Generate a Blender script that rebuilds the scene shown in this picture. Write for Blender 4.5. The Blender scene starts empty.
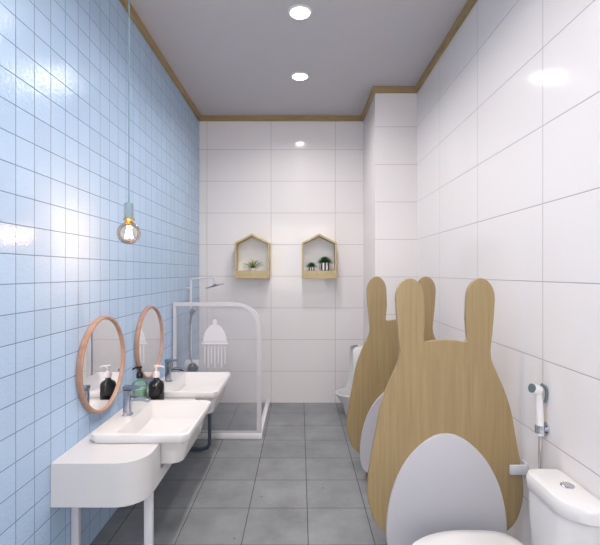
import bpy, bmesh, math, random
from mathutils import Vector, Matrix
random.seed(7)
PI = math.pi
S = bpy.context.scene
COL = S.collection

# ------------------------------------------------------------------ materials
def s2l(c):
    c = c/255.0
    return c/12.92 if c <= .04045 else ((c+.055)/1.055)**2.4
def rgb(r, g, b): return (s2l(r), s2l(g), s2l(b), 1)

def newmat(name):
    m = bpy.data.materials.new(name); m.use_nodes = True
    nt = m.node_tree
    return m, nt, nt.nodes['Principled BSDF']

def simple(name, col, rough=.4, metal=0, **kw):
    m, nt, p = newmat(name)
    p.inputs['Base Color'].default_value = col
    p.inputs['Roughness'].default_value = rough
    p.inputs['Metallic'].default_value = metal
    for k, v in kw.items(): p.inputs[k].default_value = v
    # faint procedural variation of the roughness
    n = nt.nodes.new('ShaderNodeTexNoise'); n.inputs['Scale'].default_value = 14
    mr = nt.nodes.new('ShaderNodeMapRange')
    mr.inputs['To Min'].default_value = max(0, rough-.02); mr.inputs['To Max'].default_value = min(1, rough+.02)
    nt.links.new(n.outputs['Fac'], mr.inputs['Value']); nt.links.new(mr.outputs['Result'], p.inputs['Roughness'])
    return m

def math_node(nt, op, a, b=None, c=None):
    n = nt.nodes.new('ShaderNodeMath'); n.operation = op
    for i, v in enumerate((a, b, c)):
        if v is None: continue
        if isinstance(v, (int, float)): n.inputs[i].default_value = v
        else: nt.links.new(v, n.inputs[i])
    return n.outputs[0]

def tile_mat(name, axes, sizes, offs, grout_w, tile, grout, rough, bump_scale=0, bump_str=0, vary=0, mottled=0, softw=None):
    """tiles laid along two world axes, with thin grout lines"""
    m, nt, p = newmat(name)
    L = nt.links
    geo = nt.nodes.new('ShaderNodeNewGeometry')
    sep = nt.nodes.new('ShaderNodeSeparateXYZ'); L.new(geo.outputs['Position'], sep.inputs[0])
    masks = []; cells = []
    for ax, sz, of in zip(axes, sizes, offs):
        v = math_node(nt, 'SUBTRACT', sep.outputs[ax], of)
        v = math_node(nt, 'DIVIDE', v, sz)
        cells.append(math_node(nt, 'FLOOR', math_node(nt, 'ADD', v, .5)) if False else math_node(nt, 'FLOOR', v))
        f = math_node(nt, 'FRACT', math_node(nt, 'ADD', v, .5))
        d = math_node(nt, 'ABSOLUTE', math_node(nt, 'SUBTRACT', f, .5))
        d = math_node(nt, 'MULTIPLY', d, sz)
        mr = nt.nodes.new('ShaderNodeMapRange'); mr.clamp = True
        L.new(d, mr.inputs['Value'])
        mr.inputs['From Min'].default_value = grout_w*.35; mr.inputs['From Max'].default_value = grout_w*.65
        mr.inputs['To Min'].default_value = 1; mr.inputs['To Max'].default_value = 0
        masks.append(mr.outputs['Result'])
    mask = math_node(nt, 'MAXIMUM', masks[0], masks[1])
    cmb = nt.nodes.new('ShaderNodeCombineXYZ'); L.new(cells[0], cmb.inputs[0]); L.new(cells[1], cmb.inputs[1])
    wn = nt.nodes.new('ShaderNodeTexWhiteNoise'); wn.noise_dimensions = '3D'; L.new(cmb.outputs[0], wn.inputs['Vector'])
    hsv = nt.nodes.new('ShaderNodeHueSaturation'); hsv.inputs['Color'].default_value = tile
    val = math_node(nt, 'MULTIPLY_ADD', wn.outputs['Value'], 2*vary, 1-vary)
    if mottled:
        n = nt.nodes.new('ShaderNodeTexNoise'); n.inputs['Scale'].default_value = 4; n.inputs['Detail'].default_value = 10
        n.inputs['Roughness'].default_value = .65
        L.new(geo.outputs['Position'], n.inputs['Vector'])
        mm = math_node(nt, 'MULTIPLY_ADD', n.outputs['Fac'], 2*mottled, 1-mottled)
        val = math_node(nt, 'MULTIPLY', val, mm)
        # sparse small dark pits
        v = nt.nodes.new('ShaderNodeTexVoronoi'); v.inputs['Scale'].default_value = 6.5
        L.new(geo.outputs['Position'], v.inputs['Vector'])
        pit = math_node(nt, 'GREATER_THAN', v.outputs['Distance'], .045)
        pit = math_node(nt, 'MULTIPLY_ADD', pit, .45, .55)
        val = math_node(nt, 'MULTIPLY', val, pit)
    L.new(val, hsv.inputs['Value'])
    mix = nt.nodes.new('ShaderNodeMix'); mix.data_type = 'RGBA'
    L.new(mask, mix.inputs[0]); L.new(hsv.outputs[0], mix.inputs[6]); mix.inputs[7].default_value = grout
    L.new(mix.outputs[2], p.inputs['Base Color'])
    r = math_node(nt, 'MULTIPLY_ADD', mask, .7-rough, rough); L.new(r, p.inputs['Roughness'])
    b = nt.nodes.new('ShaderNodeBump'); b.inputs['Strength'].default_value = 1; b.inputs['Distance'].default_value = 1
    h = math_node(nt, 'MULTIPLY', mask, -.0006)
    if bump_str:
        n2 = nt.nodes.new('ShaderNodeTexNoise'); n2.inputs['Scale'].default_value = bump_scale; n2.inputs['Detail'].default_value = 2
        L.new(geo.outputs['Position'], n2.inputs['Vector'])
        h = math_node(nt, 'MULTIPLY_ADD', n2.outputs['Fac'], bump_str, h)
    L.new(h, b.inputs['Height']); L.new(b.outputs[0], p.inputs['Normal'])
    return m

def wood_mat(name, c1, c2, scale=(30, 30, 2.2), rough=.45):
    m, nt, p = newmat(name); L = nt.links
    tc = nt.nodes.new('ShaderNodeTexCoord')
    mp = nt.nodes.new('ShaderNodeMapping'); mp.inputs['Scale'].default_value = scale
    L.new(tc.outputs['Object'], mp.inputs[0])
    n = nt.nodes.new('ShaderNodeTexNoise'); n.inputs['Scale'].default_value = 1.6; n.inputs['Detail'].default_value = 7
    n.inputs['Roughness'].default_value = .6; n.inputs['Distortion'].default_value = .8
    L.new(mp.outputs[0], n.inputs['Vector'])
    cr = nt.nodes.new('ShaderNodeValToRGB'); e = cr.color_ramp.elements
    e[0].position = .3; e[0].color = c1; e[1].position = .7; e[1].color = c2
    L.new(n.outputs['Fac'], cr.inputs[0]); L.new(cr.outputs[0], p.inputs['Base Color'])
    p.inputs['Roughness'].default_value = rough
    b = nt.nodes.new('ShaderNodeBump'); b.inputs['Strength'].default_value = .08; b.inputs['Distance'].default_value = .002
    L.new(n.outputs['Fac'], b.inputs['Height']); L.new(b.outputs[0], p.inputs['Normal'])
    return m

def glass_mat(name, tint, milk=0.0, milkcol=(.9, .9, .9, 1), refl=1.0):
    """thin clear sheet: see-through with fresnel reflections and a little milkiness"""
    m = bpy.data.materials.new(name); m.use_nodes = True; nt = m.node_tree
    for n in list(nt.nodes): nt.nodes.remove(n)
    L = nt.links
    out = nt.nodes.new('ShaderNodeOutputMaterial')
    tr = nt.nodes.new('ShaderNodeBsdfTransparent'); tr.inputs[0].default_value = tint
    df = nt.nodes.new('ShaderNodeBsdfDiffuse'); df.inputs[0].default_value = milkcol
    m1 = nt.nodes.new('ShaderNodeMixShader'); m1.inputs[0].default_value = milk
    L.new(tr.outputs[0], m1.inputs[1]); L.new(df.outputs[0], m1.inputs[2])
    gl = nt.nodes.new('ShaderNodeBsdfGlossy'); gl.inputs['Roughness'].default_value = .03
    fr = nt.nodes.new('ShaderNodeFresnel'); fr.inputs[0].default_value = 1.45
    k = math_node(nt, 'MULTIPLY', fr.outputs[0], refl)
    m2 = nt.nodes.new('ShaderNodeMixShader'); L.new(k, m2.inputs[0]); L.new(m1.outputs[0], m2.inputs[1]); L.new(gl.outputs[0], m2.inputs[2])
    L.new(m2.outputs[0], out.inputs[0])
    return m

def emit_mat(name, col, strength):
    m = bpy.data.materials.new(name); m.use_nodes = True; nt = m.node_tree
    p = nt.nodes['Principled BSDF']
    p.inputs['Base Color'].default_value = col
    p.inputs['Emission Color'].default_value = col; p.inputs['Emission Strength'].default_value = strength
    return m

M = {}
WHITE_T = rgb(229, 224, 223)
SPEC = .3
M['blue_tile'] = tile_mat('blue_tile', ('Y', 'Z'), (.098, .0983), (1.392, 1.0838), .0028, rgb(172, 196, 222), rgb(100, 118, 144), .18, 90, .0010, .03)
M['wall_tile_back'] = tile_mat('white_tile_back', ('X', 'Z'), (.6, .296), (-.270, 1.185), .0034, WHITE_T, rgb(176, 172, 174), .10, 4, .0008, .006)
M['wall_tile_side'] = tile_mat('white_tile_side', ('Y', 'Z'), (.59, .296), (1.599, 1.185), .0034, WHITE_T, rgb(168, 164, 166), .10, 4, .0008, .006)
M['wall_tile_column'] = tile_mat('white_tile_column', ('X', 'Z'), (1.0, .296), (.25, 1.185), .0034, WHITE_T, rgb(176, 172, 174), .10, 4, .0008, .006)
M['blue_tile'].node_tree.nodes['Principled BSDF'].inputs['Specular IOR Level'].default_value = .3
for k_ in ('wall_tile_back', 'wall_tile_side', 'wall_tile_column'): M[k_].node_tree.nodes['Principled BSDF'].inputs['Specular IOR Level'].default_value = SPEC
M['floor_tile'] = tile_mat('floor_tile', ('X', 'Y'), (.3, .295), (.037, 1.885), .0036, rgb(130, 132, 134), rgb(54, 57, 62), .40, 40, .0004, .05, .6)
M['ceiling'] = simple('ceiling_paint', rgb(192, 188, 190), .9)
M['wood'] = wood_mat('board_wood', rgb(146, 124, 86), rgb(166, 143, 103), (42, 42, 1.6))
M['crown_wood'] = wood_mat('crown_wood', rgb(148, 124, 82), rgb(170, 146, 102), (3, 3, 30))
M['shelf_wood'] = wood_mat('shelf_wood', rgb(178, 158, 112), rgb(200, 180, 136), (6, 30, 6))
M['mirror_wood'] = wood_mat('mirror_wood', rgb(160, 124, 104), rgb(180, 145, 125), (4, 14, 14))
M['foot_wood'] = wood_mat('foot_wood', rgb(120, 70, 48), rgb(150, 92, 64))
M['ceramic'] = simple('ceramic', rgb(219, 216, 215), .12)
M['counter'] = simple('counter_white', rgb(205, 203, 203), .25)
M['white_plate'] = simple('white_panel', rgb(196, 194, 199), .4)
M['plastic_white'] = simple('white_plastic', rgb(226, 224, 224), .35)
M['chrome'] = simple('chrome', rgb(214, 216, 222), .14, 1)
M['steel'] = simple('brushed_steel', rgb(150, 158, 170), .3, .8)
M['faucet_chrome'] = simple('faucet_chrome', rgb(170, 176, 188), .15, 1)
M['lever_steel'] = simple('lever_steel', rgb(122, 134, 150), .3, .8)
M['leg_dark'] = simple('dark_steel', rgb(96, 108, 122), .35, .6)
M['leg_white'] = simple('white_steel', rgb(206, 206, 210), .35)
M['mirror'] = simple('mirror_glass', (.98, .98, .98, 1), .0, 1)
M['mirror'].node_tree.nodes['Principled BSDF'].inputs['Roughness'].default_value = 0
M['black'] = simple('black_gloss', rgb(20, 20, 22), .18)
M['pump_white'] = simple('pump_white', rgb(224, 212, 212), .35)
M['frame_white'] = simple('frame_white', rgb(206, 203, 206), .35)
M['curb'] = simple('curb_white', rgb(226, 224, 228), .3)
M['decal'] = simple('decal_white', rgb(222, 219, 222), .5)
M['glass'] = glass_mat('shower_glass', (.985, .985, .99, 1), .07, (.9, .9, .93, 1))
M['bottle_glass'] = glass_mat('bottle_glass', (.86, .96, .92, 1), .22, rgb(165, 212, 196))
M['soap'] = simple('green_soap', rgb(196, 222, 190), .3)
M['socket'] = simple('socket_grey', rgb(132, 156, 168), .45)
M['cord'] = simple('cord_grey', rgb(120, 146, 156), .6)
M['brass'] = simple('brass', rgb(186, 150, 70), .25, 1)
M['bulb_glass'] = glass_mat('bulb_glass', (1, .92, .84, 1), .0, (1, .86, .72, 1), .8)
M['filament'] = emit_mat('filament', (1, .74, .52, 1), 6)
M['lamp'] = emit_mat('lamp_diffuser', (1, .98, .96, 1), 24)
M['leaf'] = simple('leaf_green', rgb(44, 104, 52), .5)
M['leaf_light'] = simple('leaf_light_green', rgb(112, 146, 50), .5)
M['petal'] = simple('petal_cream', rgb(250, 232, 110), .5)
M['soil'] = simple('soil', rgb(70, 56, 44), .9)
M['rubber'] = simple('grey_rubber', rgb(96, 112, 118), .5)
# striped pot
m, nt, p = newmat('striped_pot'); L = nt.links
tc = nt.nodes.new('ShaderNodeTexCoord'); sp = nt.nodes.new('ShaderNodeSeparateXYZ'); L.new(tc.outputs['Object'], sp.inputs[0])
at = math_node(nt, 'ARCTAN2', sp.outputs['Y'], sp.outputs['X'])
st = math_node(nt, 'GREATER_THAN', math_node(nt, 'SINE', math_node(nt, 'MULTIPLY', at, 9)), 0)
mx = nt.nodes.new('ShaderNodeMix'); mx.data_type = 'RGBA'; L.new(st, mx.inputs[0])
mx.inputs[6].default_value = rgb(30, 30, 34); mx.inputs[7].default_value = rgb(236, 232, 230); L.new(mx.outputs[2], p.inputs['Base Color'])
p.inputs['Roughness'].default_value = .3
M['pot'] = m

# ------------------------------------------------------------------ geometry helpers
def bm_box(x0, x1, y0, y1, z0, z1, bev=0, seg=2, bm=None):
    b = bm or bmesh.new()
    t = bmesh.new()
    r = bmesh.ops.create_cube(t, size=1)
    bmesh.ops.scale(t, verts=t.verts, vec=(x1-x0, y1-y0, z1-z0))
    bmesh.ops.translate(t, verts=t.verts, vec=((x0+x1)/2, (y0+y1)/2, (z0+z1)/2))
    if bev: bmesh.ops.bevel(t, geom=list(t.edges), offset=bev, segments=seg, profile=.5, affect='EDGES')
    merge(b, t); return b
def merge(b, t):
    me = bpy.data.meshes.new('tmp'); t.to_mesh(me); t.free(); b.from_mesh(me); bpy.data.meshes.remove(me)
def bm_loft(loops, cap0=True, cap1=True, bm=None):
    b = bm or bmesh.new()
    rings = [[b.verts.new(p) for p in lp] for lp in loops]
    n = len(rings[0])
    for a, c in zip(rings, rings[1:]):
        for i in range(n):
            b.faces.new((a[i], a[(i+1) % n], c[(i+1) % n], c[i]))
    if cap0: b.faces.new(rings[0][::-1])
    if cap1: b.faces.new(rings[-1])
    bmesh.ops.recalc_face_normals(b, faces=b.faces)
    return b
def rrect(x0, x1, y0, y1, r, z, n=6):
    """rounded rectangle loop in a horizontal plane; r one radius or four (++,-+,--,+-)"""
    rs = r if isinstance(r, (list, tuple)) else [r]*4
    pts = []
    for (cx, sx, cy, sy, a0, q) in ((x1, -1, y1, -1, 0, rs[0]), (x0, 1, y1, -1, 90, rs[1]), (x0, 1, y0, 1, 180, rs[2]), (x1, -1, y0, 1, 270, rs[3])):
        ox, oy = cx+sx*q, cy+sy*q
        for k in range(n+1):
            a = math.radians(a0+90*k/n)
            pts.append((ox+q*math.cos(a), oy+q*math.sin(a), z))
    return pts
def bm_lathe(prof, c=(0, 0, 0), n=32, bm=None, axis='Z'):
    b = bm or bmesh.new(); t = bmesh.new()
    loops = []
    for r, z in prof:
        loops.append([(max(r, 1e-4)*math.cos(2*PI*k/n), max(r, 1e-4)*math.sin(2*PI*k/n), z) for k in range(n)])
    bm_loft(loops, True, True, t)
    if axis == 'X': bmesh.ops.rotate(t, verts=t.verts, cent=(0, 0, 0), matrix=Matrix.Rotation(PI/2, 3, 'Y'))
    if axis == 'Y': bmesh.ops.rotate(t, verts=t.verts, cent=(0, 0, 0), matrix=Matrix.Rotation(-PI/2, 3, 'X'))
    bmesh.ops.translate(t, verts=t.verts, vec=c)
    merge(b, t); return b
def smooth_path(pts, it=2):
    for _ in range(it):
        q = [pts[0]]
        for a, c in zip(pts, pts[1:]):
            a, c = Vector(a), Vector(c)
            q += [a*.75+c*.25, a*.25+c*.75]
        q.append(pts[-1]); pts = [tuple(v) for v in q]
    return pts
def bm_tube(pts, r, n=12, bm=None, smooth=0, radii=None):
    b = bm or bmesh.new(); t = bmesh.new()
    if smooth: pts = smooth_path(pts, smooth)
    P = [Vector(p) for p in pts]; loops = []
    up = None
    for i, p in enumerate(P):
        d = (P[min(i+1, len(P)-1)]-P[max(i-1, 0)]).normalized()
        if up is None:
            up = Vector((0, 0, 1)) if abs(d.z) < .9 else Vector((1, 0, 0))
        s = d.cross(up).normalized(); up = s.cross(d).normalized()
        rr = radii[i] if radii else r
        loops.append([tuple(p+rr*(math.cos(2*PI*k/n)*s+math.sin(2*PI*k/n)*up)) for k in range(n)])
    bm_loft(loops, True, True, t); merge(b, t); return b
def bm_prism_xz(poly, y0, y1, bm=None):
    b = bm or bmesh.new()
    return bm_loft([[(x, y0, z) for x, z in poly], [(x, y1, z) for x, z in poly]], True, True, b)

def link(name, bm, mat, origin, parent=None, smooth=True, bev=0, bseg=3):
    bmesh.ops.translate(bm, verts=bm.verts, vec=[-v for v in origin])
    bmesh.ops.recalc_face_normals(bm, faces=bm.faces)
    me = bpy.data.meshes.new(name); bm.to_mesh(me); bm.free()
    me.materials.append(mat)
    o = bpy.data.objects.new(name, me); COL.objects.link(o)
    if parent: o.parent = parent
    else: o.location = origin
    if smooth:
        for f in me.polygons: f.use_smooth = True
        me.set_sharp_from_angle(angle=math.radians(38))
    if bev:
        md = o.modifiers.new('bevel', 'BEVEL'); md.width = bev; md.segments = bseg; md.limit_method = 'ANGLE'; md.angle_limit = math.radians(40)
        md.harden_normals = False
    return o
class Thing:
    def __init__(s, name, label, cat, loc, group=None):
        s.o = bpy.data.objects.new(name, None); COL.objects.link(s.o); s.o.location = loc; s.o.empty_display_size = .05
        s.loc = loc; s.o['label'] = label; s.o['category'] = cat
        if group: s.o['group'] = group
    def part(s, name, bm, mat, parent=None, **k):
        return link(name, bm, mat, s.loc, parent or s.o, **k)
def tag(o, label, cat, group=None):
    o['label'] = label; o['category'] = cat
    if group: o['group'] = group
    return o
def struct(name, bm, mat, **k):
    o = link(name, bm, mat, (0, 0, 0), **k); o['kind'] = 'structure'; return o
def dup(root, delta, label):
    def cp(o, par):
        c = o.copy(); COL.objects.link(c)
        if par: c.parent = par
        for ch in o.children: cp(ch, c)
        return c
    c = cp(root, None); c.location = Vector(root.location)+Vector(delta); c['label'] = label
    return c

# ------------------------------------------------------------------ room
XL, XR, D, DC, XC, H, YF = -.94, .922, 3.935, 3.32, .592, 2.68, -1.5
T = .1
struct('floor', bm_box(XL-T, XR+T, YF-T, D+T, -T, 0), M['floor_tile'], smooth=False)
struct('ceiling', bm_box(XL-T, XR+T, YF-T, D+T, H, H+T), M['ceiling'], smooth=False)
struct('wall_left', bm_box(XL-T, XL, YF, D, 0, H), M['blue_tile'], smooth=False)
struct('wall_back', bm_box(XL-T, XR+T, D, D+T, 0, H), M['wall_tile_back'], smooth=False)
struct('wall_right', bm_box(XR, XR+T, YF, D, 0, H), M['wall_tile_side'], smooth=False)
wx0, wx1, wz0, wz1 = -.72, .70, .80, 2.35                     # added window in the unseen wall behind the viewpoint, for soft daylight
b = bm_box(XL-T, XR+T, YF-T, YF, 0, wz0); bm_box(XL-T, XR+T, YF-T, YF, wz1, H, bm=b)
bm_box(XL-T, wx0, YF-T, YF, wz0, wz1, bm=b); bm_box(wx1, XR+T, YF-T, YF, wz0, wz1, bm=b)
struct('wall_front', b, M['wall_tile_back'], smooth=False)
b = bmesh.new()
for q in ((wx0, wx1, wz0, wz0+.04), (wx0, wx1, wz1-.04, wz1), (wx0, wx0+.04, wz0+.04, wz1-.04), (wx1-.04, wx1, wz0+.04, wz1-.04), (-.02, .02, wz0+.04, wz1-.04)):
    bm_box(q[0], q[1], YF-.07, YF-.02, q[2], q[3], bm=b)
struct('added_window_1', b, M['plastic_white'], smooth=False)
pl_ = bpy.data.lights.new('added_window_portal', 'AREA'); pl_.shape = 'RECTANGLE'; pl_.size = wx1-wx0; pl_.size_y = wz1-wz0
po = bpy.data.objects.new('added_window_portal', pl_); COL.objects.link(po); po.location = ((wx0+wx1)/2, YF-.09, (wz0+wz1)/2); po.rotation_euler = (PI/2, 0, PI)
pl_.cycles.is_portal = True
# boxed-out corner: front and flank
wc = bm_box(XC, XR, DC, D, 0, H)
o = struct('wall_column', wc, M['wall_tile_column'], smooth=False)
o.data.materials.append(M['wall_tile_side'])
for f in o.data.polygons:
    if abs(f.normal.x) > .5: f.material_index = 1
# timber cornice
cz, ct = 2.632, .022
struct('trim_1', bm_box(XL, XL+ct, YF, D, cz, H), M['crown_wood'], bev=.003)
struct('trim_2', bm_box(XL+ct, XC, D-ct, D, cz, H), M['crown_wood'], bev=.003)
struct('trim_3', bm_box(XC-ct, XC, DC, D-ct, cz, H), M['crown_wood'], bev=.003)
struct('trim_4', bm_box(XC-ct, XR, DC-ct, DC, cz, H), M['crown_wood'], bev=.003)
struct('trim_5', bm_box(XR-ct, XR, YF, DC-ct, cz, H), M['crown_wood'], bev=.003)

# ------------------------------------------------------------------ downlights
def ring_bm(r0, r1, z0, z1, c):
    return bm_lathe_ring([(r0, z1), (r0, z0+.002), (r0+.002, z0), (r1-.004, z0), (r1, z1)], c)
def bm_lathe_ring(prof, c, n=40, axis=None):
    b = bmesh.new()
    rings = [[b.verts.new((c[0]+r*math.cos(2*PI*k/n), c[1]+r*math.sin(2*PI*k/n), c[2]+z)) for k in range(n)] for r, z in prof]
    m = len(rings)
    for j in range(m):
        a, d = rings[j], rings[(j+1) % m]
        for i in range(n): b.faces.new((a[i], a[(i+1) % n], d[(i+1) % n], d[i]))
    return b
LY = [3.128, 2.36, 1.59, .82, .05, -.72]
LL = ['round recessed ceiling downlight nearest the back wall', 'round recessed ceiling downlight at the top edge of the photo, nearer the viewer']
LIGHT_W = 5.6
for i, y in enumerate(LY):
    t = Thing('ceiling_downlight', LL[i] if i < 2 else 'round recessed ceiling downlight behind the viewpoint', 'ceiling light', (0, y, H), 'downlights in the ceiling')
    t.part('trim_ring', bm_lathe_ring([(.052, 0), (.052, -.004), (.055, -.008), (.064, -.006), (.068, 0)], (0, y, H)), M['plastic_white'])
    t.part('diffuser', bm_lathe([(.0, -.003), (.052, -.003), (.052, -.001)], (0, y, H)), M['lamp'])
    ld = bpy.data.lights.new('downlight_lamp', 'AREA'); ld.shape = 'DISK'; ld.size = .07; ld.energy = LIGHT_W; ld.color = (1, .97, .95); ld.spread = math.radians(150)
    lo = bpy.data.objects.new('lamp', ld); COL.objects.link(lo); lo.parent = t.o; lo.location = (0, 0, -.012)

# ------------------------------------------------------------------ pendant bulb
px_, py_, pz_ = -.707, 1.74, 1.383
t = Thing('pendant_bulb', 'bare glowing globe bulb hanging on a thin cord beside the blue tiles', 'pendant light', (px_, py_, H))
t.part('ceiling_cup', bm_lathe([(.0, H-.02), (.028, H-.02), (.03, H-.018), (.03, H)], (px_, py_, 0)), M['socket'])
t.part('cord', bm_tube([(px_, py_, H-.02), (px_, py_, pz_+.12)], .0028, 8), M['cord'])
t.part('socket', bm_lathe([(0, .125), (.012, .125), (.019, .121), (.0195, .062), (.018, .058), (0, .058)], (px_, py_, pz_)), M['socket'])
t.part('collar', bm_lathe([(0, .058), (.024, .058), (.024, .054), (.015, .050), (.014, .040), (0, .040)], (px_, py_, pz_)), M['brass'])
R = .0465
prof = [(.0135, .052)]+[(R*math.sin(a), R*math.cos(a)) for a in [math.radians(22+158*k/14) for k in range(15)]]
gb = bm_lathe(prof[:-1]+[(0.0005, -R)], (px_, py_, pz_))
t.part('bulb_globe', gb, M['bulb_glass'])
fb = bmesh.new()
for k in range(5):
    a = 2*PI*k/5
    ca, sa = math.cos(a), math.sin(a)
    bm_tube([(px_+.006*ca, py_+.006*sa, pz_+.03), (px_+.016*ca, py_+.016*sa, pz_-.022)], .0016, 6, fb)
t.part('filament', fb, M['filament'])
t.part('filament_stem', bm_lathe([(0, .045), (.006, .045), (.004, .02), (.002, 0), (0, 0)], (px_, py_, pz_)), M['brass'])
ld = bpy.data.lights.new('bulb_lamp', 'POINT'); ld.energy = 2.8; ld.color = (1, .60, .36); ld.shadow_soft_size = .013
lo = bpy.data.objects.new('lamp', ld); COL.objects.link(lo); lo.parent = t.o; lo.location = (0, 0, pz_-.008-H)

# ------------------------------------------------------------------ vanity counter
CT = .5025
ctr = bm_loft([rrect(XL+.001, -.59, 1.583, 3.04, [.11, .002, .002, .11], z, 12) for z in (.335, CT)])
cut = [bm_box(-.805, -.50, 1.785+d, 2.232+d, .383, .60) for d in (0, .634)]
t = Thing('vanity_counter', 'long low white counter with rounded end carrying both washbasins', 'counter', (-.77, 2.3, 0))
top = t.part('countertop', ctr, M['counter'])
# openings for the bowls
me_c = []
for b in cut:
    c = link('cutter', b, M['counter'], (0, 0, 0)); me_c.append(c)
    c.location = (-t.loc[0]*0, 0, 0)
bpy.context.view_layer.update()
for c in me_c:
    md = top.modifiers.new('hole', 'BOOLEAN'); md.operation = 'DIFFERENCE'; md.object = c; md.solver = 'EXACT'
bpy.context.view_layer.update()
dg = bpy.context.evaluated_depsgraph_get()
nm = bpy.data.meshes.new_from_object(top.evaluated_get(dg))
top.modifiers.clear(); top.data = nm
for f in nm.polygons: f.use_smooth = True
nm.set_sharp_from_angle(angle=math.radians(30))
for c in me_c: bpy.data.objects.remove(c)
md = top.modifiers.new('bevel', 'BEVEL'); md.width = .004; md.segments = 2; md.limit_method = 'ANGLE'; md.angle_limit = math.radians(40)
# U-shaped leg frames
def u_leg(y, x0=-.905, x1=-.618, r=.0125, rr=.05):
    return [(x0, y, .335), (x0, y, rr), (x0+.015, y, rr*.3+r*.7), (x0+rr, y, r), (x1-rr, y, r), (x1-.015, y, rr*.3+r*.7), (x1, y, rr), (x1, y, .335)]
def sq_leg(y):
    b = bmesh.new()
    pts = [(-.905, y, .335), (-.905, y, .02), (-.632, y, .02), (-.632, y, .335)]
    bm_box(-.938, -.908, y-.012, y+.012, 0, .336, .003, 2, b)
    bm_box(-.640, -.606, y-.012, y+.012, 0, .336, .003, 2, b)
    bm_box(-.908, -.640, y-.012, y+.012, 0, .024, .003, 2, b)
    return b
t.part('leg_frame', sq_leg(1.735), M['leg_white'])['label'] = 'pale square-tube leg frame under the near end'
t.part('leg_frame', bm_tube(u_leg(2.88), .0125, 12), M['leg_dark'])['label'] = 'dark round-tube leg frame with bent corners under the far end'

# ------------------------------------------------------------------ washbasin
def basin_parts():
    x0, x1, y0, y1 = -.890, -.468, 1.762, 2.25
    Z = .541
    loops = [rrect(-.745, -.525, 1.84, 2.18, .05, .388, 8),
             rrect(-.775, -.512, 1.815, 2.21, .05, .396, 8),
             rrect(-.797, -.481, 1.80, 2.228, .05, .5035, 8),
             rrect(x0+.006, x1-.004, y0+.005, y1-.004, .045, .5035, 8),
             rrect(x0, x1, y0, y1, .045, .512, 8),
             rrect(x0, x1, y0, y1, .045, Z-.004, 8),
             rrect(x0+.002, x1-.002, y0+.002, y1-.002, .044, Z-.001, 8),
             rrect(x0+.006, x1-.006, y0+.006, y1-.006, .040, Z, 8),
             rrect(-.778, x1-.012, y0+.018, y1-.018, .014, Z, 8),
             rrect(-.777, x1-.014, y0+.020, y1-.020, .014, Z-.003, 8),
             rrect(-.773, x1-.038, y0+.060, y1-.044, .02, .458, 8),
             rrect(-.766, x1-.046, y0+.068, y1-.052, .02, .452, 8),
             rrect(-.66, -.60, 1.97, 2.04, .02, .441, 8)]
    return bm_loft(loops)
t = Thing('washbasin', 'rectangular white washbasin at the near end of the counter', 'washbasin', (-.66, 2.006, .39), 'washbasins on the white counter')
t.part('bowl', basin_parts(), M['ceramic'])
t.part('drain', bm_lathe([(0, .4435), (.018, .4435), (.021, .442), (.021, .441), (0, .441)], (-.62, 2.005, 0)), M['chrome'])
basin = t.o
dup(basin, (0, .634, 0), 'rectangular white washbasin at the far end of the counter, near the shower')

# faucet
def faucet(x, y, z):
    t = Thing('basin_faucet', 'chrome single-lever faucet on the near washbasin', 'faucet', (x, y, z), 'chrome basin faucets')
    t.part('body', bm_loft([rrect(x-.022, x+.022, y-.022, y+.022, .012, z, 5), rrect(x-.022, x+.022, y-.022, y+.022, .012, z+.004, 5),
                            rrect(x-.018, x+.018, y-.018, y+.018, .010, z+.008, 5), rrect(x-.018, x+.018, y-.018, y+.018, .010, z+.118, 5)]), M['faucet_chrome'])
    sp = bm_loft([[(x+dx, y+a, z+zz+b) for a, b in ((-.014, -.009), (.014, -.009), (.014, .009), (-.014, .009))] for dx, zz in ((.016, .078), (.07, .076), (.105, .070))])
    t.part('spout', sp, M['faucet_chrome'], bev=.004)
    lv = bm_loft([[(x+dx, y+a*w, z+zz+b) for a, b in ((-.014, 0), (.014, 0), (.014, h), (-.014, h))] for dx, zz, w, h in ((-.020, .121, 1.2, .018), (.012, .122, 1.25, .016), (.058, .127, 1.0, .009))])
    t.part('lever', lv, M['lever_steel'], bev=.003)
    return t
f = faucet(-.822, 2.01, .541)
dup(f.o, (0, .62, 0), 'chrome single-lever faucet on the far washbasin')

# ------------------------------------------------------------------ round mirrors
def mirror(y, z, label):
    r = .223; x = XL
    t = Thing('wall_mirror', label, 'mirror', (x, y, z), 'round wood-framed mirrors')
    n = 64
    prof = [(r-.015, .003), (r-.015, .021), (r-.012, .025), (r-.003, .025), (r, .022), (r, .003)]
    b = bmesh.new()
    rings = [[b.verts.new((x+h, y+q*math.cos(2*PI*k/n), z+q*math.sin(2*PI*k/n))) for k in range(n)] for q, h in prof]
    for j in range(len(rings)):
        a, d = rings[j], rings[(j+1) % len(rings)]
        for i in range(n): b.faces.new((a[i], a[(i+1) % n], d[(i+1) % n], d[i]))
    t.part('mirror_frame', b, M['mirror_wood'])
    g = bm_loft([[(x+h, y+(r-.0152)*math.cos(2*PI*k/n), z+(r-.0152)*math.sin(2*PI*k/n)) for k in range(n)] for h in (.010, .015)])
    t.part('mirror_glass', g, M['mirror'])
    return t
mr = mirror(1.985, .790, 'round mirror in a thin wooden frame, nearer one above the near washbasin')
dup(mr.o, (0, .622, 0), 'round mirror in a thin wooden frame, farther one above the far washbasin')

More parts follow.
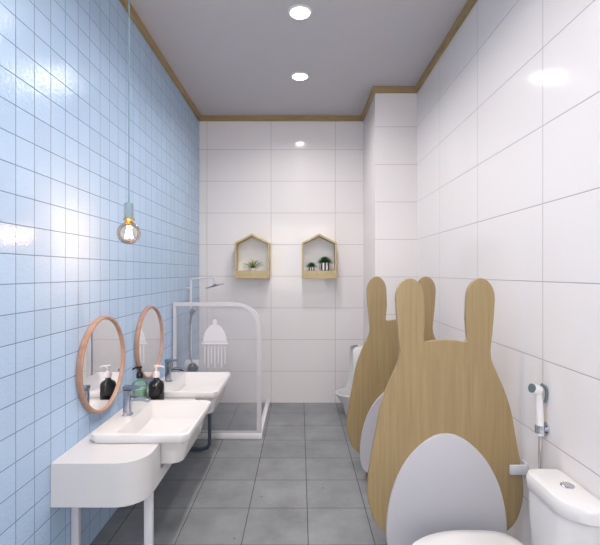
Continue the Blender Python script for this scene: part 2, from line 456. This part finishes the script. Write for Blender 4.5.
# ------------------------------------------------------------------ bottles
def bottle(name, x, y, z, body, pump, label, glass=False, ang=0, s=1.0):
    t = Thing(name, label, 'bottle', (x, y, z))
    R_ = .041*s
    hb = .125*s
    prof = [(0, 0), (R_*.93, 0), (R_, .005), (R_, hb*.76), (R_*.93, hb*.85), (R_*.7, hb*.93), (R_*.42, hb*.98), (R_*.34, hb*1.02), (R_*.34, hb*1.10), (0, hb*1.10)]
    t.part('bottle_body', bm_lathe(prof, (x, y, z)), body)
    if glass:
        t.part('liquid', bm_lathe([(0, .006), (R_*.9, .006), (R_*.93, .012), (R_*.93, hb*.62), (0, hb*.62)], (x, y, z)), M['soap'])
    zt = z+hb*1.10
    p = bm_lathe([(0, 0), (R_*.45, 0), (R_*.46, .018*s), (R_*.34, .030*s), (R_*.15, .033*s), (R_*.14, .052*s), (R_*.32, .054*s), (R_*.32, .063*s), (0, .065*s)], (x, y, zt))
    ca, sa = math.cos(ang), math.sin(ang)
    bm_tube([(x, y, zt+.058*s), (x+.026*s*ca, y+.026*s*sa, zt+.059*s), (x+.042*s*ca, y+.042*s*sa, zt+.052*s)], .005*s, 8, p)
    t.part('pump', p, pump)
bottle('soap_bottle', -.792, 2.322, CT+.001, M['black'], M['pump_white'], 'black soap bottle with a pale pump, between the two washbasins', ang=math.radians(0), s=1.02)
bottle('lotion_bottle', -.887, 2.330, CT+.001, M['bottle_glass'], M['black'], 'green glass bottle with a black pump, standing next to the wall', True, math.radians(180+40), .98)

# ------------------------------------------------------------------ shower screen
GY = 3.10
gx0, gx1, gz1, rr = -.932, -.284, 1.0, .19
def arch(x0, x1, z0, z1, r, n=14):
    pts = [(x0, z0), (x1, z0)]
    for k in range(n+1):
        a = math.radians(90*k/n); pts.append((x1-r+r*math.cos(a), z1-r+r*math.sin(a)))
    pts.append((x0, z1)); return pts
t = Thing('shower_screen', 'low glass shower screen in a pale frame with one rounded top corner', 'shower screen', (-.6, GY, .04))
fw = .033
outer = arch(gx0, gx1, .041, gz1, rr); inner = arch(gx0+fw*.7, gx1-fw, .041+.012, gz1-fw*.8, rr-fw)
b = bmesh.new(); n = len(outer)
V = {}
for key, pl, y in (('of', outer, GY-.0125), ('ob', outer, GY+.0125), ('if', inner, GY-.0125), ('ib', inner, GY+.0125)):
    V[key] = [b.verts.new((x, y, z)) for x, z in pl]
for i in range(n):
    j = (i+1) % n
    for p, q in (('of', 'if'), ('if', 'ib'), ('ib', 'ob'), ('ob', 'of')):
        b.faces.new((V[p][i], V[p][j], V[q][j], V[q][i]))
t.part('screen_frame', b, M['frame_white'])
t.part('glass_pane', bm_prism_xz(inner, GY-.003, GY+.003), M['glass'])
# sticker on the pane: a dome with a knob and streams of drops below
b = bmesh.new(); cx = -.626; y0, y1 = GY-.0045, GY-.0031
dome = []
zt, zb = .815, .655
for k in range(17):
    a = PI*k/16; dome.append((cx+.088*math.cos(a)*(1-.12*math.sin(a)), .712+.128*math.sin(a)**.9))
bm_prism_xz(dome, y0, y1, b)
bm_prism_xz([(cx-.098, .692), (cx+.098, .692), (cx+.098, .708), (cx-.098, .708)], y0, y1, b)
knob = [(cx+.017*math.cos(2*PI*k/14), .858+.020*math.sin(2*PI*k/14)) for k in range(14)]
bm_prism_xz(knob, y0-.0006, y1, b)
for k in range(7):
    x = cx-.075+.025*k; l = .125+.03*(k % 2)
    bm_prism_xz([(x-.004, .675-l), (x+.004, .675-l), (x+.004, .680), (x-.004, .680)], y0, y1, b)
t.part('sticker', b, M['decal'], smooth=False)['label'] = 'white dome-shaped sticker with vertical streams'
# kerb
b = bm_box(XL+.001, gx1+.004, GY-.02, GY+.02, 0, .04, .004)
bm_box(gx1-.030, gx1+.004, GY+.02, D-.001, 0, .04, .004, 2, b)
o = link('shower_kerb', b, M['curb'], (-.5, GY, 0)); tag(o, 'low white kerb around the shower floor', 'kerb')

# ------------------------------------------------------------------ shower set
sx, sy = -.900, 3.47
t = Thing('shower_set', 'silver-white shower column with rain head and hand shower behind the screen', 'shower', (sx, sy, .45))
b = bm_tube([(sx, sy, .47), (sx, sy, 1.150)], .009, 12)
for z in (.55, 1.09): bm_tube([(XL+.001, sy, z), (sx, sy, z)], .008, 10, b)
t.part('riser_pipe', b, M['leg_white'])
b = bm_tube(smooth_path([(sx, sy, 1.14), (sx, sy, 1.166), (sx+.03, sy, 1.168), (sx+.17, sy, 1.180), (sx+.195, sy, 1.178), (sx+.198, sy, 1.15), (sx+.198, sy, 1.125)], 2), .008, 10)
t.part('shower_arm', b, M['leg_white'])
b = bm_lathe([(0, .02), (.015, .018), (.02, .01), (.074, .006), (.078, .002), (.075, -.004), (0, -.005)], (0, 0, 0))
bmesh.ops.rotate(b, verts=b.verts, cent=(0, 0, 0), matrix=Matrix.Rotation(math.radians(-14), 3, 'Y'))
bmesh.ops.translate(b, verts=b.verts, vec=(sx+.198, sy, 1.108))
t.part('rain_head', b, M['chrome'])
b = bm_tube([(sx+.005, sy-.03, .80), (sx+.012, sy-.035, .87), (sx+.03, sy-.045, .905)], .011, 10, smooth=1)
bm_tube([(sx+.018, sy-.035, .890), (sx+.055, sy-.075, .935)], .024, 14, b)
t.part('hand_shower', b, M['steel'])
t.part('hose', bm_tube([(sx+.005, sy-.03, .80), (sx+.002, sy-.04, .7), (sx+.004, sy-.05, .55), (sx+.035, sy-.06, .46), (sx+.02, sy-.045, .455)], .0065, 10, smooth=2), M['steel'])
b = bm_tube([(sx-.0, sy, .48), (sx+.0, sy, .44)], .02, 14)
bm_tube([(XL+.001, sy, .455), (sx+.065, sy, .455)], .046, 24, b)
t.part('mixer', b, M['plastic_white'])
t.part('mixer_knob', bm_lathe([(0, 0), (.042, .0), (.044, .006), (.042, .03), (.034, .036), (0, .036)], (sx+.026, sy-.046, .440), 28, axis='Y'), M['leg_dark'])

# ------------------------------------------------------------------ house shelves and plants
def house(x0, x1, label):
    yb, yf = D-.001, 3.80
    xc = (x0+x1)/2; z0, ze, zp, th = 1.165, 1.490, 1.572, .016
    t = Thing('house_shelf', label, 'wall shelf', (xc, D, z0), 'house-shaped wall shelves')
    out = [(x0, z0), (x1, z0), (x1, ze), (xc, zp), (x0, ze)]
    inn = [(x0+th, z0+th), (x1-th, z0+th), (x1-th, ze-.008), (xc, zp-.020), (x0+th, ze-.008)]
    b = bmesh.new(); V = {}
    for key, pl, y in (('of', out, yf), ('ob', out, yb), ('if', inn, yf), ('ib', inn, yb)):
        V[key] = [b.verts.new((x, y, z)) for x, z in pl]
    for i in range(5):
        j = (i+1) % 5
        for p, q in (('of', 'if'), ('if', 'ib'), ('ib', 'ob'), ('ob', 'of')):
            b.faces.new((V[p][i], V[p][j], V[q][j], V[q][i]))
    t.part('shelf_frame', b, M['shelf_wood'], bev=.0015, bseg=2)
    t.part('back_panel', bm_prism_xz([(x0+th, z0+th), (x1-th, z0+th), (x1-th, ze-.008), (xc, zp-.020), (x0+th, ze-.008)], yb-.008, yb-.001), M['plastic_white'])
    t.part('planter_box', bm_box(x0+th+.0005, x1-th-.0005, yf+.002, yb-.0085, z0+th+.0005, 1.236), M['shelf_wood'], smooth=False)
    return t
hs = house(-.591, -.277, 'house-shaped wooden wall shelf on the left, holding the flowering plant')
dup(hs.o, (.609, 0, 0), 'house-shaped wooden wall shelf on the right, holding two striped pots')

def leaf_blade(b, base, az, el, L_, w, curve=.5):
    n = 6; ps = []
    d = Vector((math.cos(az)*math.cos(el), math.sin(az)*math.cos(el), math.sin(el)))
    side = Vector((-math.sin(az), math.cos(az), 0)); p = Vector(base); rows = []
    for k in range(n+1):
        u = k/n; ww = w*math.sin(PI*min(.98, .15+.85*u))**.8*(1 if u < 1 else .1)
        e = el-curve*u
        rows.append((b.verts.new(p-side*ww), b.verts.new(p+Vector((0, 0, ww*.2-.0015))), b.verts.new(p+side*ww), b.verts.new(p+Vector((0, 0, ww*.2+.0008)))))
        p = p+Vector((math.cos(az)*math.cos(e), math.sin(az)*math.cos(e), math.sin(e)))*(L_/n)
    for r0, r1 in zip(rows, rows[1:]):
        for i in range(4): b.faces.new((r0[i], r0[(i+1) % 4], r1[(i+1) % 4], r1[i]))
    b.faces.new(rows[0]); b.faces.new(rows[-1])
SZ = 1.2362
def clampaz(cy): pass
# flowering plant
x, y = -.432, 3.868
t = Thing('flowering_plant', 'small leafy plant with a cream blossom in the left house-shaped shelf', 'plant', (x, y, SZ))
t.part('pot', bm_lathe([(0, 0), (.022, 0), (.028, .004), (.031, .022), (.029, .022), (0, .020)], (x, y, SZ)), M['plastic_white'])
b = bmesh.new()
for k in range(22):
    az = 2*PI*k/22+random.uniform(-.15, .15); el = random.uniform(.35, 1.35)
    Lm = random.uniform(.09, .13); c = abs(math.sin(az))*math.cos(el)*Lm
    if c > .045: Lm *= .045/c
    leaf_blade(b, (x, y, SZ+.018), az, el, Lm, .0062, .7)
t.part('foliage', b, M['leaf_light'])
b = bmesh.new()
for (dx, dz) in ((-.026, .062), (-.004, .092), (-.034, .040), (.012, .074)):
    for k in range(7):
        leaf_blade(b, (x+dx, y-.028, SZ+dz), 2*PI*k/7, .5, .026, .009, .3)
t.part('blossom', b, M['petal'])
# striped pots with succulents
def succ(x, y, R_, h, n, Lf, label):
    t = Thing('potted_succulent', label, 'plant', (x, y, SZ), 'succulents in striped pots')
    t.part('pot', bm_lathe([(0, 0), (R_*.8, 0), (R_, h*.12), (R_*1.04, h*.5), (R_*.95, h*.95), (R_*.82, h), (R_*.8, h*.9), (0, h*.88)], (x, y, SZ)), M['pot'])
    b = bmesh.new()
    for k in range(n):
        az = 2.39996*k; el = .15+1.35*k/n
        leaf_blade(b, (x+.3*R_*math.cos(az)*(1-k/n), y+.3*R_*math.sin(az)*(1-k/n), SZ+h*.88), az, el, min(Lf, .053/max(.2, abs(math.sin(az))*math.cos(el)+.01)), Lf*.17, .35)
    t.part('foliage', b, M['leaf'])
succ(.106, 3.868, .030, .036, 44, .052, 'small succulent in a low black-and-white striped pot, left in the right shelf')
succ(.228, 3.866, .047, .074, 60, .070, 'large succulent in a tall black-and-white striped pot, right in the right shelf')

# ------------------------------------------------------------------ divider boards
BX, BY = .591, 1.71
def spline(pts, n=6, closed=False):
    out = []; N = len(pts)
    for i in range(N-1 if not closed else N):
        p0 = pts[max(i-1, 0)] if not closed else pts[i-1]
        p1 = pts[i]; p2 = pts[(i+1) % N]; p3 = pts[min(i+2, N-1)] if not closed else pts[(i+2) % N]
        for k in range(n):
            u = k/n
            out.append(tuple(.5*((2*p1[a])+(-p0[a]+p2[a])*u+(2*p0[a]-5*p1[a]+4*p2[a]-p3[a])*u*u+(-p0[a]+3*p1[a]-3*p2[a]+p3[a])*u**3) for a in (0, 1)))
    if not closed: out.append(pts[-1])
    return out
half = [(0, .105), (.15, .112), (.225, .150), (.285, .205), (.314, .29), (.316, .36), (.303, .46), (.285, .56), (.268, .654), (.243, .735), (.214, .803), (.195, .845)]
side = spline(half, 6)
ear = []
ecx, ew, ezt = .138, .058, 1.197
for k in range(13):                                         # plain upright rounded tab
    a = math.radians(180*k/12)
    ear.append((ecx+.006+ew*math.cos(a), ezt-.085+.085*math.sin(a)))
right = side + [(.187, .868), (.184, .90), (.197, 1.03)] + ear[0:] + [(.083, 1.03), (.090, .945), (.080, .938), (.04, .944), (0, .946)]
outline = [(BX+x, z) for x, z in right] + [(BX-x, z) for x, z in right[-2:0:-1]]
t = Thing('toilet_divider', 'plain wooden divider board with two upright tabs, nearer one beside the toilet', 'divider', (BX, BY, 0), 'wooden divider boards')
t.part('board', bm_prism_xz(outline, BY, BY+.022), M['wood'], bev=.003)
ph = spline([(0, .04), (.15, .045), (.215, .07), (.238, .12), (.242, .19), (.236, .26), (.218, .34), (.190, .41), (.150, .475), (.095, .53), (.04, .562), (0, .568)], 5)
pl = [(BX+x, z) for x, z in ph] + [(BX-x, z) for x, z in ph[-2:0:-1]]
t.part('lower_panel', bm_prism_xz(pl, BY-.016, BY-.0003), M['white_plate'], bev=.002)
for s in (-1, 1):
    t.part('foot', bm_box(BX+s*.17-.03, BX+s*.17+.03, BY+.0003, BY+.05, 0, .12, .004), M['foot_wood'])
b = bm_box(.848, XR-.0005, BY-.013, BY-.001, .402, .442, .005)
bm_box(XR-.008, XR-.0005, BY-.013, BY+.03, .388, .448, .003, 2, b)
t.part('wall_bracket', b, M['leg_white'])
dup(t.o, (0, .745, 0), 'plain wooden divider board with two upright tabs, farther one partly hidden by the nearer')

# ------------------------------------------------------------------ urinal on the column flank
uy = 3.60
t = Thing('urinal', 'white urinal behind the far divider board', 'urinal', (XC-.14, uy, 0))
def ul(xf, hw, z, xb=XC-.001, n=20):
    """D-shaped loop: flat back at the wall, rounded front"""
    pts = []
    d = xb-xf
    for k in range(n+1):
        a = -PI/2+PI*k/n
        pts.append((xb-d*math.cos(a)**.8 if abs(math.cos(a)) > 1e-6 else xb, uy-hw*math.sin(a), z))
    return pts
outer = [ul(.40, .10, 0), ul(.385, .115, .01), ul(.36, .125, .10), ul(.31, .150, .175), ul(.297, .155, .192), ul(.302, .152, .198)]
inner = [ul(.325, .132, .196, XC-.03), ul(.36, .11, .13, XC-.04), ul(.42, .06, .08, XC-.05)]
t.part('bowl', bm_loft(outer+inner), M['ceramic'])
loops = []
for z, xf, hw in ((.197, .40, .150), (.25, .425, .148), (.35, .438, .142), (.45, .440, .132), (.53, .440, .115), (.575, .442, .09), (.592, .470, .05)):
    pts = [(XC-.001, uy+hw, z), (xf+.02, uy+hw, z), (xf, uy+hw*.93, z), (xf+.03, uy+hw*.80, z)] if False else None
    loop = [(XC-.001, uy+hw, z)]
    for k in range(9):
        a = PI/2-PI*k/8
        # hollowed front: side wings stand forward of the middle
        loop.append((xf+(.09 if z < .58 else .03)*math.cos(a), uy+hw*math.sin(a), z))
    loop.append((XC-.001, uy-hw, z)); loops.append(loop)
t.part('back_shield', bm_loft(loops), M['ceramic'])
t.part('flush_pipe', bm_tube([(XC-.03, uy, .585), (XC-.03, uy, .64), (XC-.002, uy, .65)], .010, 10, smooth=1), M['chrome'])

# ------------------------------------------------------------------ toilet
tc_y = 1.335
t = Thing('toilet', 'small white toilet with closed lid against the right wall', 'toilet', (.63, tc_y, 0))
t.part('tank', bm_loft([rrect(.80, .915, 1.245, 1.475, [.02, .035, .08, .02], .27, 8), rrect(.795, .915, 1.228, 1.487, [.02, .04, .09, .02], .36, 8), rrect(.793, .915, 1.225, 1.490, [.02, .04, .09, .02], .478, 8)]), M['ceramic'])
tl = [rrect(.790, .917, 1.222, 1.494, [.02, .04, .09, .02], .4785, 10), rrect(.786, .918, 1.217, 1.498, [.02, .045, .095, .02], .484, 10),
      rrect(.786, .918, 1.217, 1.498, [.02, .045, .095, .02], .515, 10), rrect(.791, .917, 1.222, 1.493, [.018, .042, .09, .018], .524, 10), rrect(.805, .905, 1.24, 1.475, [.015, .03, .08, .015], .528, 10)]
t.part('tank_lid', bm_loft(tl), M['ceramic'])
t.part('flush_button', bm_lathe([(0, .5285), (.021, .5285), (.021, .531), (.018, .533), (.017, .5325), (0, .5325)], (.866, 1.364, 0)), M['chrome'])
def egg(xf, xb, hw, z, n=40):
    """elongated oval: rounded front (-x), squarer back"""
    pts = []; xm = xb-(xb-xf)*.42
    for k in range(n):
        a = 2*PI*k/n; c, s = math.cos(a), math.sin(a)
        if c < 0: x = xm+(xm-xf)*c; y = hw*s
        else:
            e = .55; x = xm+(xb-xm)*abs(c)**e; y = hw*math.copysign(abs(s)**e, s)
        pts.append((x, tc_y+y, z))
    return pts
t.part('bowl', bm_loft([egg(.50, .80, .085, 0), egg(.495, .80, .09, .02), egg(.49, .80, .09, .09), egg(.43, .795, .11, .17), egg(.375, .79, .143, .24), egg(.360, .78, .150, .275)]), M['ceramic'])
t.part('seat', bm_loft([egg(.358, .745, .148, .2755), egg(.350, .75, .154, .279), egg(.350, .75, .154, .290), egg(.356, .745, .149, .2935)]), M['ceramic'])
t.part('seat_lid', bm_loft([egg(.350, .75, .152, .2945), egg(.343, .755, .157, .298), egg(.343, .755, .157, .306), egg(.352, .748, .150, .312), egg(.40, .72, .115, .317), egg(.50, .65, .04, .319)]), M['ceramic'])
b = bm_tube([(.765, tc_y-.06, .290), (.765, tc_y+.06, .290)], .012, 12)
t.part('hinge', b, M['plastic_white'])

# ------------------------------------------------------------------ bidet sprayer
hx, hy = .898, 1.575
t = Thing('bidet_sprayer', 'white hand bidet sprayer on a wall holder above the toilet', 'sprayer', (XR, hy, .62))
b = bm_tube([(hx, hy, .612), (hx, hy, .66), (hx-.003, hy, .72), (hx-.006, hy, .765), (hx-.012, hy, .785)], .0135, 14, smooth=1, radii=None)
t.part('handle', b, M['plastic_white'])
b = bm_tube([(hx-.004, hy, .778), (hx-.030, hy-.004, .788)], .019, 16)
hd = t.part('spray_head', b, M['plastic_white'])
t.part('spray_face', bm_tube([(hx-.0302, hy-.004, .788), (hx-.035, hy-.005, .789)], .017, 16), M['rubber'], parent=hd)
b = bm_tube([(hx+.002, hy-.004, .803), (hx+.019, hy-.008, .790), (hx+.021, hy-.008, .760), (hx+.016, hy-.004, .735)], .006, 8, smooth=2)
t.part('trigger', b, M['rubber'])
b = bm_tube([(hx, hy, .622), (hx, hy, .650)], .0175, 16)
bm_tube([(hx, hy, .636), (XR-.0005, hy, .636)], .014, 12, b)
bm_tube([(XR-.006, hy, .636), (XR-.0005, hy, .636)], .024, 20, b)
t.part('holder', b, M['chrome'])
t.part('hose', bm_tube([(hx, hy, .612), (hx, hy, .52), (hx+.003, hy+.003, .38), (hx+.010, hy+.02, .24), (XR-.003, hy+.03, .22)], .0055, 10, smooth=2), M['chrome'])

# ------------------------------------------------------------------ camera, world, view
cd = bpy.data.cameras.new('camera'); cd.sensor_width = 36; cd.lens = 421/600*36; cd.clip_start = .02
cam = bpy.data.objects.new('camera', cd); COL.objects.link(cam); cam.location = (0, 0, 1.22); cam.rotation_euler = (PI/2, 0, 0)
S.camera = cam
w = bpy.data.worlds.new('world'); S.world = w; w.use_nodes = True
w.node_tree.nodes['Background'].inputs[0].default_value = (1, .965, .945, 1); w.node_tree.nodes['Background'].inputs[1].default_value = 4.6
S.view_settings.view_transform = 'Standard'; S.view_settings.look = 'None'; S.view_settings.gamma = 1; S.view_settings.exposure = .52
S.view_settings.use_curve_mapping = False
try:
    S.cycles.max_bounces = 12; S.cycles.diffuse_bounces = 8; S.cycles.transparent_max_bounces = 12
except Exception: pass
